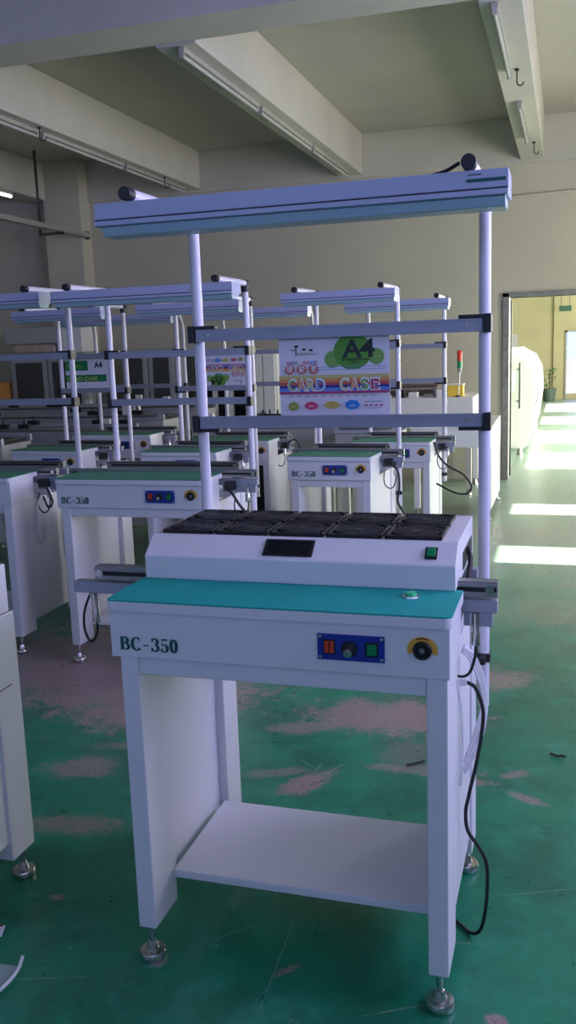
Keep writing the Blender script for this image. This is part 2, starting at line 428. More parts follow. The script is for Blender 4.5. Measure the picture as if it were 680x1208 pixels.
        for k, zz in ((1, ph), (-1, ph-.228)):
            b = MB().box(post_l+.004, post_r-.004, yp-.030, yp-.0135, zz-.016, zz+.016)
            b.box(post_l+.004, post_r-.004, yp-.0315, yp-.030, zz+.010, zz+.0155); b.box(post_l+.004, post_r-.004, yp-.0315, yp-.030, zz-.0155, zz-.010)
            b.build('crossbar', M_bar, t)
            for s_, xp in ((-1, post_l), (1, post_r)):
                m = MB().box(min(xp, xp+s_*.0175), max(xp, xp+s_*.0175), yp-.034, yp+.017, zz-.022+k*.004, zz+.022+k*.004)
                m.box(xp-s_*.0 if s_ < 0 else xp-.060, xp+.060 if s_ < 0 else xp, yp-.034, yp-.012, (zz+.016) if k > 0 else (zz-.025), (zz+.025) if k > 0 else (zz-.016))
                m.build('bar_clamp', M_black, t, bevel=.0015)
                MB().lathe([(0, 0), (.005, 0), (.004, -.003), (0, -.003)], (xp-s_*.040, yp-.030, zz), 'y', 10).build('bolt', M_chrome, t)
        if lamp:
            xl, xr_ = post_l-.079, post_r+.076
            zt = ztop-.0165
            poly = [(.235, zt), (.236, zt-.034), (.2375, zt-.035), (.2375, zt-.0375), (.230, zt-.039), (.229, zt-.049), (.250, zt-.050), (.330, zt-.050), (.350, zt-.039), (.343, zt-.034), (.343, zt)]
            lb = MB().prism(poly, xl, xr_, 'x').build('lamp_housing', M_lampbox, t, bevel=.0012)
            MB().prism([(.242, zt-.050), (.252, zt-.070), (.322, zt-.070), (.332, zt-.050)], xl+.012, xr_-.006, 'x').build('lamp_diffuser', M_diff, lb, bevel=.003)
            MB().box(xl, xr_, .2352, .2366, zt-.0385, zt-.0352).build('dark_seam', M_black, lb)
            if fine:
                m = MB().box(post_r-.004, post_r+.072, .2340, .2349, zt-.0225, zt-.0165); m.box(post_r-.002, post_r+.025, .2340, .2349, zt-.0095, zt-.0075); m.build('printed_sticker', M_txt, lb)
                MB().tube(curve_pts([(post_r-.02, .25, ztop+.002), (post_r-.05, .26, ztop-.010), (post_r-.09, .27, zt+.001), (post_r-.13, .28, zt+.001)]), .004, 8).build('lamp_cable', M_rub, lb)
    return t

def add_hood(t, W, h):
    x0, x1 = .010, W-.016
    yb = .545
    prof = [(.187, h+.001), (.187, h+.055), (.240, h+.0955), (yb, h+.0955), (yb, h+.001)]
    hd = MB().prism(prof, x0, x1, 'x').build('hood', M_white, t, bevel=.003)
    # dark opening on the right flank
    MB().box(x1-.0005, x1+.0012, .33, .52, h+.012, h+.052).build('flank_opening', M_black, hd)
    # fans
    sl = .119; px = .1325; fx = .030; fy = (.250, .390)
    fan_src = None
    for r_ in range(2):
        for c in range(5):
            cx, cy = fx+px*c+sl/2+.003, fy[r_]+sl/2
            if fan_src is None:
                m = MB()
                hs = .0625; z0 = 0
                # bezel frame and louvre rings
                m.box(-hs, hs, -hs, hs, z0, z0+.003)
                for (a0, a1, b0, b1) in ((-hs, hs, -hs, -hs+.006), (-hs, hs, hs-.006, hs), (-hs, -hs+.006, -hs, hs), (hs-.006, hs, -hs, hs)):
                    m.box(a0, a1, b0, b1, z0+.003, z0+.009)
                f0 = m.build('fan_guard', [M_fan], hd, bevel=.001, seg=1)
                g = MB()
                for rr in (.012, .019, .026, .033, .040, .047, .054):
                    g.lathe([(rr-.0018, .005), (rr-.0018, .0088), (rr+.0010, .0088), (rr+.0010, .005)], (0, 0, 0), 'z', 28)
                for a in range(4):
                    ca, sa = math.cos(a*PI/4+.4), math.sin(a*PI/4+.4)
                    g.tube([(-.056*ca, -.056*sa, .007), (.056*ca, .056*sa, .007)], .0018, 6)
                g.lathe([(0, .004), (.011, .004), (.011, .009), (0, .009)], (0, 0, 0), 'z', 18)
                for (a, b_) in ((-1, -1), (1, -1), (-1, 1), (1, 1)):
                    g.lathe([(0, .004), (.005, .004), (.004, .009), (0, .010)], (a*.0515, b_*.0515, 0), 'z', 8)
                g0 = g.build('fan_grille', grille_mat(), f0)
                f0.location = (cx, cy, h+.0955); fan_src = (f0, g0)
            else:
                f = fan_src[0].copy(); COL.objects.link(f); f.parent = hd; f.location = (cx, cy, h+.0955)
                g = fan_src[1].copy(); COL.objects.link(g); g.parent = f
    # things on the sloping face: local frame s along x, u up the slope
    a = math.atan2(.0405, .053)
    def slope_box(xa, xb, ua, ub, d0, d1, name, m_, bev=.001, par=hd):
        mb = MB().box(xa, xb, ua, ub, d0, d1)
        M = Matrix.Translation((0, .187, h+.055)) @ Matrix.Rotation(a, 4, 'X')
        mb.xf(M); return mb.build(name, m_, par, bevel=bev)
    sc = slope_box(.293, .408, .010, .058, .0002, .004, 'screen_bezel', M_black, .004)
    slope_box(.301, .400, .016, .052, .0035, .0046, 'display_glass', M_glassk, .0, sc)
    bt = slope_box(.654, .680, .016, .048, .0002, .004, 'button_frame', M_black)
    slope_box(.658, .6765, .020, .044, .004, .008, 'green_push_button', M_greenb if False else M_green, .002, bt)
    return hd

MAIN = station((0, 0), 0, .736, .860, 1.413, 'large white conveyor station in the foreground with black fan hood and teal top', hood=True, fine=True, depth=.20, overl=.15, overr=.067, matm=M_mat)
add_hood(MAIN, .736, .860)
m = MB().lathe([(0, 0), (.019, 0), (.018, .003), (.014, .004), (0, .004)], (.635, .135, .861), 'z', 22); rg = m.build('button_ring', M_chrome, MAIN)
MB().lathe([(0, .004), (.013, .004), (.012, .009), (0, .0105)], (.635, .135, .861), 'z', 20).build('round_green_button', M_greenb, rg)
# cables on the right flank
def main_cable(name, pts, r, m_, n=8, par=MAIN): return MB().tube(curve_pts(pts), r, n).build(name, m_, par)
main_cable('power_cord', [(.728, .25, .640), (.742, .25, .637), (.757, .25, .626), (.771, .25, .585), (.772, .25, .543), (.760, .25, .460), (.742, .25, .372), (.735, .25, .330), (.740, .25, .285), (.763, .25, .250), (.780, .25, .215), (.784, .25, .165), (.780, .25, .095), (.768, .26, .035), (.745, .28, .008), (.715, .31, .0065), (.66, .36, .0065), (.58, .40, .0065)], .0042, M_rub, 10)
MB().box(.722, .738, .243, .257, .632, .648).build('cord_plug', M_hose, MAIN, bevel=.002)
for i, (dx, dz, dy) in enumerate(((0, 0, 0), (.004, -.012, .012), (-.003, .010, .02), (.006, -.02, .03), (.002, .015, .04))):
    main_cable('air_hose', [(.730, .22+dy, .72), (.745+dx, .23+dy, .70), (.758+dx, .25+dy, .66), (.770+dx, .27+dy, .60), (.766+dx, .27+dy, .54+dz), (.745+dx, .26+dy, .47+dz), (.730, .25+dy, .43+dz)], .003, M_hose, 6)
main_cable('air_hose', [(.728, .15, .68), (.736, .16, .60), (.737, .17, .52), (.733, .18, .46), (.728, .2, .42)], .003, M_hose, 6)
main_cable('hood_cable', [(.722, .42, .905), (.730, .40, .885), (.732, .37, .87), (.731, .33, .845), (.730, .30, .81)], .006, M_rub, 8)

G = 'white conveyor stations'
M2 = station((-1.210, 1.790), 0, .703, .845, 1.365, 'white conveyor station with its own lettered front, straight behind left of the fan hood station', overl=.06, overr=.16)
M3 = station((-2.205, 1.843), .0, .735, .839, 1.373, 'white conveyor station cut by the left edge, coil of cable on its flank', controls=False, letters=False, overl=.05, overr=.10)
M4 = station((-.502, 2.953), -.05, .471, .802, 1.373, 'narrow white lettered station seen between the upright posts, green top and leads hanging right', overr=.12)
M5 = station((-.360, 3.897), 0, .50, .775, 1.352, 'rightmost of the narrow stations behind, long black cord looping from its right side', overr=.12, letters=False)
M6 = station((-1.477, 3.165), -.03, .50, .799, 1.365, 'narrow white station directly behind the left lettered station, green top', overr=.11, letters=False)
M7 = station((-2.405, 3.242), -.08, .50, .799, 1.365, 'narrow station at far left behind, blue panel showing over the mat in front', overr=.11, letters=False)
M8 = station((-1.530, 4.000), 0, .590, .775, 1.350, 'station with dark interior between legs and a bright cream right flank', frame='bent', overr=.08, letters=False, post_l=.07, post_r=.74)
M9 = station((-2.450, 4.070), 0, .620, .812, 1.350, 'station with bent white posts in the back row by the grey cabinets', frame='bent', overr=.08, letters=False, post_l=-.09, post_r=.64)
# front left neighbour without a frame, its right leg and box end in view
M0 = station((-1.155, -.311), 0, .745, .862, 1.4, 'white frameless conveyor at the left edge beside the big station, only its corner showing', frame=None, conveyor=False, controls=False, letters=False, cable=False)
MB().box(.005, .735, .40, .571, .862-.124, .862).build('rear_box', M_white, M0, bevel=.003)
# thin seam on that leg
MB().box(.735, .7356, .455+.03, .455+.10, .545, .5475).build('dark_seam', M_black, M0)
# coil of cable on the flank of the left station and black sensor heads
cp = []
for i in range(70):
    a = i/70*2*PI*3; rr = .055+.004*math.sin(a*2.3)
    cp.append((.728+.004*(i/70), .25+rr*.8*math.cos(a)+.004*i/70, .60+rr*1.9*math.sin(a)))
MB().tube(cp, .0028, 6).build('cable_coil', M_hose, M3)
for (st, W, h) in ((M2, .703, .845), (M3, .735, .839), (M4, .471, .802), (M5, .50, .775), (M6, .50, .80), (M7, .50, .80), (M8, .59, .775)):
    MB().box(W+.018, W+.062, .20, .24, h-.075, h-.035).build('sensor_head', M_black, st, bevel=.004)
    MB().box(W+.010, W+.07, .26, .36, h-.060, h-.035).build('motor_box', M_steel, st, bevel=.004)
MB().tube(curve_pts([(.72, .21, .79), (.76, .19, .76), (.80, .19, .70), (.84, .20, .665), (.92, .22, .645), (1.02, .26, .60)]), .006, 8).build('hanging_lead', M_rub, M2)
MB().tube(curve_pts([(.75, .20, .79), (.80, .19, .77), (.83, .19, .70), (.80, .20, .67), (.77, .21, .72)]), .005, 8).build('hanging_lead', M_rub, M3)
MB().tube(curve_pts([(.53, .20, .745), (.57, .18, .70), (.58, .17, .62), (.57, .17, .54), (.61, .18, .46), (.63, .2, .38)]), .006, 8).build('hanging_lead', M_rub, M4)
MB().tube(curve_pts([(.505, .10, .76), (.54, .06, .68), (.60, .04, .62), (.69, .04, .57), (.74, .05, .50), (.72, .05, .45), (.64, .06, .45), (.52, .10, .50)]), .006, 8).build('hanging_lead', M_rub, M5)
MB().tube(curve_pts([(.60, .20, .70), (.66, .18, .74), (.72, .19, .76), (.74, .2, .70), (.70, .22, .66)]), .005, 8).build('hanging_lead', M_rub, M8)
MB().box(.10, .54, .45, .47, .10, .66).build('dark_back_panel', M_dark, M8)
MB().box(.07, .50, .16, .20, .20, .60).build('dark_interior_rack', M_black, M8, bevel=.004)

# ------------------------------------------------------------------ posters
def poster(name, label, loc, rot, w=.288, h=.226, kind='main', tilt=0):
    """single sheet; layers of print are fractions of a millimetre proud"""
    cols = dict(paper=(.80, .78, .86), g1=(.10, .33, .03), g2=(.20, .42, .09), ink=(.01, .018, .015), or_=(.75, .30, .10), ye=(.60, .55, .20), navy=(.03, .025, .25), bl=(.12, .25, .70), mag=(.48, .04, .16), red=(.58, .10, .08),
                pink=(.68, .05, .16), blue=(.03, .25, .72), gold=(.62, .47, .10), olive=(.32, .36, .05), grey=(.35, .33, .4), wh=(.82, .82, .85), gg=(.01, .22, .07), lime=(.45, .62, .15))
    ks = list(cols); ms = [mat('print_'+k, cols[k], .4) for k in ks]; I = {k: i for i, k in enumerate(ks)}
    mb = MB(); mb.box(0, w, 0, .0012, 0, h, I['paper'])
    lay = [0]
    def Y():
        lay[0] += 1; return -.00012*lay[0]-.0001
    def quad(x0, x1, z0, z1, c): y = Y(); mb.add([(x0*w, y, z0*h), (x1*w, y, z0*h), (x1*w, y, z1*h), (x0*w, y, z1*h)], [(0, 1, 2, 3)], I[c])
    def blob(cx, cz, rx, rz, c, n=28, wob=0, k=7, pointy=0):
        y = Y(); vs = []
        for i in range(n):
            a = 2*PI*i/n; q = 1+wob*math.cos(k*a)+pointy*abs(math.cos(a))**6
            vs.append((cx*w+rx*w*q*math.cos(a), y, cz*h+rz*w*q*math.sin(a)))
        mb.add(vs, [tuple(range(n))], I[c])
    def ring(cx, cz, r0, r1, c, n=20):
        y = Y(); vs = [(cx*w+r*w*math.cos(2*PI*i/n), y, cz*h+r*w*math.sin(2*PI*i/n)) for r in (r0, r1) for i in range(n)]
        mb.add(vs, [(i, (i+1) % n, n+(i+1) % n, n+i) for i in range(n)], I[c])
    def txt(s, x, z, size, c, width=None, bold=0., center=False): text_into(mb, s, x*w, Y(), z*h, size, I[c], width, bold, center)
    if kind == 'main':
        # green cloud with A4
        blob(.495, .715, .075, .075, 'g2'); blob(.885, .735, .07, .07, 'g2')
        blob(.675, .795, .172, .155, 'g1', 36)
        txt('A', .58, .735, .062, 'ink', .052, .0016); txt('4', .735, .735, .062, 'ink', .040, .0016)
        txt('210x297mm', .575, .695, .010, 'ink', .07, .0003); txt('PVC', .66, .665, .007, 'ink', .02, .0002)
        txt('PVC', .455, .705, .007, 'lime', .02); txt('A4', .86, .725, .008, 'lime', .018)
        # small mark and coloured rings
        blob(.13, .83, .03, .006, 'grey'); quad(.155, .165, .765, .86, 'ink'); blob(.165, .87, .02, .010, 'ink')
        blob(.235, .835, .018, .010, 'ink'); blob(.30, .825, .018, .010, 'ink'); quad(.18, .36, .775, .785, 'grey'); quad(.16, .30, .79, .796, 'olive')
        for i, c in enumerate(('mag', 'navy', 'g1', None, 'pink', 'mag', 'blue', 'navy')):
            if c: ring(.09+i*.036, .685, .009, .015, c, 16)
        for i, ch in enumerate('硬胶套'):
            blob(.10+i*.11, .61, .045, .042, 'red'); txt(ch, .073+i*.11, .585, .019, 'wh', .0165, .0002)
        quad(.36, .97, .63, .635, 'bl'); quad(.30, .97, .60, .604, 'bl')
        # stripes with letters
        for z0, z1, c in ((.505, .545, 'ye'), (.465, .505, 'or_'), (.43, .465, 'red'), (.40, .43, 'navy'), (.36, .40, 'bl'), (.335, .36, 'mag')): quad(0, 1, z0, z1, c)
        for i, (ch, c) in enumerate(zip('CARD', ('g2', 'or_', 'ye', 'bl'))):
            txt(ch, .075+i*.088, .372, .042, 'wh', .026, .0022); txt(ch, .082+i*.088, .378, .036, c, .020, .0006)
        for i, (ch, c) in enumerate(zip('CASE', ('ye', 'or_', 'g2', 'mag'))):
            txt(ch, .555+i*.092, .372, .042, 'wh', .026, .0022); txt(ch, .562+i*.092, .378, .036, c, .020, .0006)
        for i in range(11):
            quad(.09+i*.075, .125+i*.075, .305, .312, 'mag')
        blob(.13, .195, .048, .040, 'olive', 32, .05, 8); blob(.295, .20, .050, .036, 'pink', 32, .04, 8, .25); blob(.485, .205, .058, .034, 'gold', 32, .03, 8, .3); blob(.67, .205, .066, .042, 'blue', 32, .06, 7)
        for x, c in ((.105, 'ye'), (.27, 'wh'), (.455, 'or_'), (.645, 'wh')): quad(x, x+.05, .19, .20, c)
        quad(.78, .93, .235, .245, 'grey')
        for i in range(4): quad(.78+i*.045, .805+i*.045, .19, .207, 'mag')
        quad(.80, .93, .165, .170, 'grey')
    else:
        quad(.0, .52, .55, .86, 'gg'); txt('PVC CARD', .04, .65, .028, 'g2', .12, .0006)
        txt('A4', .66, .63, .055, 'ink', .065, .002)
        quad(.45, .60, .42, .43, 'grey')
        quad(-.0, .93, .20, .42, 'gg'); txt('CARD CASE', .03, .245, .034, 'lime', .24, .0010)
        quad(.3, .6, .1, .11, 'grey')
    o = mb.build(name, ms); o.location = loc; o.rotation_euler = rot; o['label'] = label
    return o
tag(poster('poster', 'colourful paper sheet with green cloud hung upright behind the two crossbars of the big station', (.219, .608, 1.180), (0, 0, 0), .290, .226), None, 'poster', 'paper sheets on the crossbars')
p2 = tag(poster('poster', 'white sheet with two green printed blocks hanging at the far left', (-2.335, 3.868, 1.150), (0, 0, -.08), .345, .215, 'green'), None, 'poster', 'paper sheets on the crossbars')
p3 = tag(poster('poster', 'paper sheet hung upside down in the back row, green cloud at its bottom', (-.985, 3.757, 1.355), (0, PI, -.03), .290, .215), None, 'poster', 'paper sheets on the crossbars')

# ------------------------------------------------------------------ room shell
YW = 7.55; CZ = 3.40; XL = -7.0; XR = 3.0; YF = -5.0; BZ = 3.02
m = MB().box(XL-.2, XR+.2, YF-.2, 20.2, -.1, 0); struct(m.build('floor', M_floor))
struct(MB().box(XL-.2, XR+.2, YF-.2, YW+.2, CZ, CZ+.15).build('ceiling', M_ceil))
# back wall with door opening  x .36 .. 2.0
DX0, DX1, DZ = .365, 2.1, 1.775
m = MB().box(XL-.2, DX0, YW, YW+.20, 0, CZ); m.box(DX1, XR+.2, YW, YW+.20, 0, CZ); m.box(DX0, DX1, YW, YW+.20, DZ, CZ)
struct(m.build('wall_back', M_wall))
struct(MB().box(XL, XR, YW-.035, YW, BZ-.03, CZ).build('trim_1', M_beam, bevel=.004))
struct(MB().box(-4.50, -4.06, YW-.22, YW, 0, CZ).build('trim_2', M_wall, bevel=.004))
struct(MB().box(XL-.2, XL, YF-.2, YW+.2, 0, CZ).build('wall_left', M_wall))
# ceiling beams
for i, x1 in enumerate((-4.47, -2.75, -1.03, .69, 2.41)):
    w_ = .24 if x1 != .69 else .215
    struct(MB().box(x1-w_, x1, 3.27, YW, BZ, CZ).build('trim_%d' % (3+i), M_beam, bevel=.006))
struct(MB().box(XL, XR, 2.93, 3.27, 3.03, CZ).build('trim_8', M_beam, bevel=.006))
# right wall with windows along the hall and the next room
def wall_windows(name, xs, ys0, ys1, ztop, wins, m_, axis='x', thick=.2):
    """wall at coordinate xs (plane normal = axis) from ys0 to ys1 with rectangular openings (a, b, z0, z1)"""
    mb = MB(); cur = ys0
    def bx(a, b, z0, z1):
        if b-a < 1e-4 or z1-z0 < 1e-4: return
        if axis == 'x': mb.box(xs, xs+thick, a, b, z0, z1)
        else: mb.box(a, b, xs-thick, xs, z0, z1)
    for (a, b, z0, z1) in wins:
        bx(cur, a, 0, ztop); bx(a, b, 0, z0); bx(a, b, z1, ztop); cur = b
    bx(cur, ys1, 0, ztop)
    return struct(mb.build(name, m_))
wins_r = [(-4.2, -2.9, 1.5, 2.95), (-2.3, -1.0, 1.5, 2.95), (-.4, .9, 1.5, 2.95), (1.3, 2.2, 1.5, 2.95), (3.97, 4.55, .9, 2.4), (5.63, 6.20, .9, 2.4)]
wall_windows('wall_right', XR, YF-.2, YW+.2, CZ, wins_r, M_wall)
wins_f = [(-5.6, -3.4, 1.9, 2.95), (-2.6, -.2, 1.9, 2.95), (.4, 2.4, 1.9, 2.95)]
wall_windows('wall_front', YF, XL-.2, XR+.2, CZ, wins_f, M_wall, 'y')
wn = 0
def window(axis, at, a, b, z0, z1):
    global wn; wn += 1
    fr = MB(); t_ = .05
    def bx(mb, p, q, u, v, d=.05):
        if axis == 'x': mb.box(at+.08, at+.08+d, p, q, u, v)
        else: mb.box(p, q, at-.08-d, at-.08, u, v)
    bx(fr, a, b, z0, z0+t_); bx(fr, a, b, z1-t_, z1); bx(fr, a, a+t_, z0, z1); bx(fr, b-t_, b, z0, z1)
    if b-a > .8: bx(fr, (a+b)/2-.02, (a+b)/2+.02, z0, z1)
    f = struct(fr.build('window_%d' % wn, M_frame))
    g = MB()
    if axis == 'x': g.box(at+.10, at+.106, a+t_, b-t_, z0+t_, z1-t_)
    else: g.box(a+t_, b-t_, at-.106, at-.10, z0+t_, z1-t_)
    g.build('window_pane', M_glass, f)
for (a, b, z0, z1) in wins_r: window('x', XR, a, b, z0, z1)
for (a, b, z0, z1) in wins_f: window('y', YF, a, b, z0, z1)

struct(MB().box(XR+.2, XR+4.0, YF-.5, 3.0, 3.02, 3.14).build('trim_21', M_wall))   # unseen slab, added to keep sun out of the nearer windows

# next room beyond the door
NX0, NX1, NY1 = -3.0, 3.0, 20.0
NZ = 3.2
wall_windows('wall_far', NY1+.2, NX0, NX1+.2, NZ, [(.90, 2.3, .12, 1.50)], M_oldwall, 'y')
struct(MB().box(NX0-.2, NX0, YW+.2, NY1+.2, 0, NZ).build('wall_far_left', M_oldwall))
wins_n = [(8.3, 9.9, .5, 2.4), (10.8, 12.6, .3, 2.4), (13.6, 15.2, .9, 2.4), (16.2, 18.6, .3, 2.4)]
wall_windows('wall_far_right', NX1, YW+.2, NY1+.2, NZ, wins_n, M_oldwall)
struct(MB().box(NX0-.2, NX1+.2, YW+.2, NY1+.2, NZ, NZ+.12).build('ceiling_far', M_ceil))
for (a, b, z0, z1) in wins_n: window('x', NX1, a, b, z0, z1)
struct(MB().box(.62, .74, NY1-.06, NY1, 0, NZ).build('trim_20', M_oldwall))
# bright opening in the far wall: frame and lower solid leaf
d2 = MB(); d2.box(.87, .91, NY1-.03, NY1+.1, 0, 1.53); d2.box(.87, 2.33, NY1-.03, NY1+.1, 1.49, 1.53)
f2 = struct(d2.build('door_2', M_frame))
MB().box(.91, 2.3, NY1+.02, NY1+.05, 0, .12).build('door_sill', M_cab, f2)
MB().tube([(.985, NY1-.06, .55), (.985, NY1-.06, .95)], .012, 8).build('door_handle', M_steel, f2)
struct(MB().box(NX0, 6, NY1+4, NY1+4.2, -.1, .78).build('wall_outside', mat('outside_wall', (.55, .45, .40), .9)))
struct(MB().box(NX0-4, 8, NY1+.2, NY1+8, -.12, -.02).build('floor_outside', mat('outside_ground', (.45, .44, .42), .9)))

# door frame and open glass leaf
fr = MB(); fr.box(DX0-.04, DX0+.02, YW-.03, YW+.22, 0, DZ+.04); fr.box(DX0-.04, DX1+.04, YW-.03, YW+.22, DZ, DZ+.045); fr.box(DX1-.02, DX1+.04, YW-.03, YW+.22, 0, DZ+.04)
D1 = struct(fr.build('door_1', M_frame, bevel=.003))
leaf = thing('glass_door_leaf', 'open glass door leaf with green film and long pull handle in the rear doorway', 'door', (DX0+.024, YW+.20, 0), math.radians(88))
MB().box(.0, .80, -.005, .005, .02, DZ-.03).build('glass_pane', M_glass, leaf)
MB().box(0, .03, -.008, .008, .01, DZ-.02).build('hinge_stile', M_black, leaf)
mfg = mat('green_film', (.01, .20, .035), .4); 
MB().box(.06, .66, -.007, -.0052, .83, 1.06).build('green_film_sign', mfg, leaf, bevel=.0)
m = MB().tube([(.70, -.035, .64), (.70, -.035, 1.13)], .014, 10)
for zz in (.72, 1.06): m.tube([(.70, -.035, zz), (.70, .0, zz)], .010, 8)
m.build('pull_handle', M_steel, leaf)

# ------------------------------------------------------------------ lamps on the ceiling beams
def beam_lamp(loc, length, label, lit=False, hang=.0, off=.0):
    t = thing('ceiling_lamp', label, 'ceiling lamp', (loc[0], loc[1], loc[2]), 0, 'tube lamps under the ceiling beams')
    MB().box(-.018, .018, 0, length, -.028, -.0005).build('batten', M_batten, t, bevel=.003)
    for yy in (.0, length-.02): MB().box(-.014, .014, yy, yy+.02, -.056, -.026).build('end_holder', M_batten, t, bevel=.003)
    tm = mat('lit_tube', (.9, .9, .9), .4, emit=(1, .98, .95), estr=10.) if lit else M_tube
    MB().tube([(0, .018, -.044), (0, length-.018, -.044)], .012, 12).build('tube', tm, t)
    return t
def hook(loc, label):
    t = thing('ceiling_hook', label, 'hook', loc, .5, 'hooks under the ceiling beams')
    pts = [(0, 0, 0), (0, 0, -.06)]+[(.022-.022*math.cos(math.radians(a)), 0, -.075-.022*math.sin(math.radians(a))) for a in range(0, 200, 20)]
    MB().tube(pts, .0045, 8).build('hook_wire', M_iron, t)
    MB().lathe([(0, -.012), (.014, -.012), (.014, -.0005), (0, -.0005)], (0, 0, 0), 'z', 12).build('hook_plate', M_iron, t)
mid = ['near end', 'middle', 'far end']
for i, y in enumerate((3.30, 4.66, 6.02)):
    beam_lamp((-1.13, y, BZ), 1.30, 'unlit tube lamp under the middle ceiling beam, %s of its row' % mid[i])
    beam_lamp((-2.85, y, BZ), 1.30, 'unlit tube lamp under the left ceiling beam, %s of its row' % mid[i])
beam_lamp((.555, 3.30, BZ), 1.22, 'unlit tube lamp under the right ceiling beam, nearer of the pair')
beam_lamp((.575, 5.30, BZ), 1.22, 'unlit tube lamp under the right ceiling beam, farther of the pair')
beam_lamp((-4.50, 5.45, BZ), 1.30, 'glowing tube lamp at the upper left edge, the only one lit', lit=True)
hook((.60, 4.506, BZ), 'iron hook under the right ceiling beam between its two tube lamps')
hook((.625, 6.75, BZ), 'iron hook at the wall end of the right ceiling beam')
hook((-2.79, 4.53, BZ), 'iron hook under the left ceiling beam, the nearer one')
hook((-2.79, 6.72, BZ), 'iron hook under the left ceiling beam, the one by the wall')
# suspended tray at the left and its bracket
t = thing('cable_tray', 'grey cable tray running along at upper left, hung on a black bracket', 'cable tray', (-3.985, 4.2, 2.60), 0)
m = MB().box(-.035, .035, 0, 3.10, 0, .008); m.box(-.035, -.030, 0, 3.10, .008, .045); m.box(.030, .035, 0, 3.10, .008, .045); m.build('tray_channel', mat('tray_steel', (.40, .39, .36), .5, .3), t)
m = MB().box(-.235, -.215, 2.55, 2.57, -.025, CZ-2.60-.002); m.box(-.235, .04, 2.55, 2.57, -.025, -.001); m.build('hanger_bracket', M_iron, t)
m = MB().box(-.02, .02, 3.10, 3.13, -.02, .06); m.build('tray_end', M_iron, t)
# conduit along the back wall at the right
tag(MB().tube([(.33, YW-.012, 2.70), (1.6, YW-.012, 2.725), (2.9, YW-.012, 2.74)], .011, 8).build('wall_conduit', M_wall), 'thin painted conduit along the back wall above the doorway', 'conduit')

# ------------------------------------------------------------------ things at the back of the hall
def cabinet(name, x0, x1, y0, y1, z1, m_, label, glass=True, bright=False, legs=.0):
    t = thing(name, label, 'cabinet', ((x0+x1)/2, (y0+y1)/2, 0), 0, 'cabinets along the back wall')
    w, d = (x1-x0)/2, (y1-y0)/2
    MB().box(-w, w, -d+.02, d, 0, z1).build('cabinet_body', m_, t, bevel=.006)
    for s_ in (-1, 1):
        xa, xb = (-w+.02, -.008) if s_ < 0 else (.008, w-.02)
        dr = MB(); dr.box(xa, xb, -d, -d+.02, .08, z1-.03); dd = dr.build('cabinet_door', m_, t, bevel=.004)
        if glass: MB().box(xa+.05, xb-.05, -d-.004, -d, z1*.45, z1-.09).build('door_pane', M_dark, dd)
        MB().box(-s_*-.02-.006, -s_*-.02+.006, -d-.02, -d, z1*.5, z1*.58).build('handle', M_steel, dd)
    return t
cabinet('storage_cabinet', -4.60, -3.72, 6.60, 7.05, 1.40, M_cab, 'grey glass-fronted cabinet at the back left with cartons on top')
cabinet('storage_cabinet', -3.38, -2.78, 6.70, 7.15, 1.41, M_cab, 'grey cabinet behind the bent posts, left of the dark rack')
cabinet('storage_cabinet', -1.985, -1.70, 6.60, 7.10, 1.345, mat('bright_cabinet', (.82, .82, .78), .45), 'tall narrow bright white cabinet left of the big colourful sheet', glass=False)
t = thing('parts_rack', 'dark open rack with pale uprights beside the tall white cabinet', 'rack', (-2.38, 6.95, 0), 0)
for x in (-.34, -.17, .0, .17, .34): MB().box(x-.02, x+.02, -.25, -.21, 0, 1.38).build('rack_upright', M_cream, t)
for z in (.25, .62, 1.0, 1.36): MB().box(-.36, .36, -.24, .2, z-.015, z+.015).build('rack_shelf', M_cab, t)
MB().box(-.37, .36, .14, .18, .02, 1.36).build('rack_back', M_dark, t)
t = thing('control_enclosure', 'white box with two dark arrow marks on top of the grey cabinet', 'box', (-3.90, 6.82, 1.401), 0)
MB().box(-.135, .125, -.16, .16, 0, .26).build('enclosure_body', M_cream, t, bevel=.006)
for z in (.05, .19):
    m = MB(); m.add([(-.02, -.1615, z+.03), (.03, -.1615, z+.03), (.005, -.1615, z)], [(0, 1, 2)]); m.box(-.004, .014, -.162, -.1605, z+.03, z+.045); m.build('arrow_mark', M_black, t)
t = thing('carton', 'flat grey carton lying on top of the grey cabinet, beside the white box', 'box', (-4.36, 6.82, 1.401), .05)
MB().box(-.30, .30, -.18, .18, .10, .26).build('carton_upper', M_cab, t, bevel=.006)
MB().box(-.24, .26, -.16, .17, 0, .10).build('carton_lower', mat('foil_wrap', (.55, .47, .38), .3, .3, var=.3, vscale=9), t, bevel=.02)
t = thing('orange_carton', 'orange brown carton on the stand at the left edge', 'box', (-4.85, 6.5, .93), 0)
MB().box(-.25, .22, -.15, .15, 0, .19).build('carton_body', M_card, t, bevel=.004)
MB().box(-.25, .22, -.02, .02, .19, .191).build('tape', M_pink, t)
t = thing('carton_stand', 'low dark stand under the orange carton at the left edge', 'stand', (-4.9, 6.55, 0), 0)
MB().box(-.35, .30, -.2, .2, .895, .93).build('stand_top', M_cab, t)
for sx in (-.32, .27):
    for sy in (-.17, .17): MB().box(sx-.02, sx+.02, sy-.02, sy+.02, 0, .895).build('leg', M_cab, t)

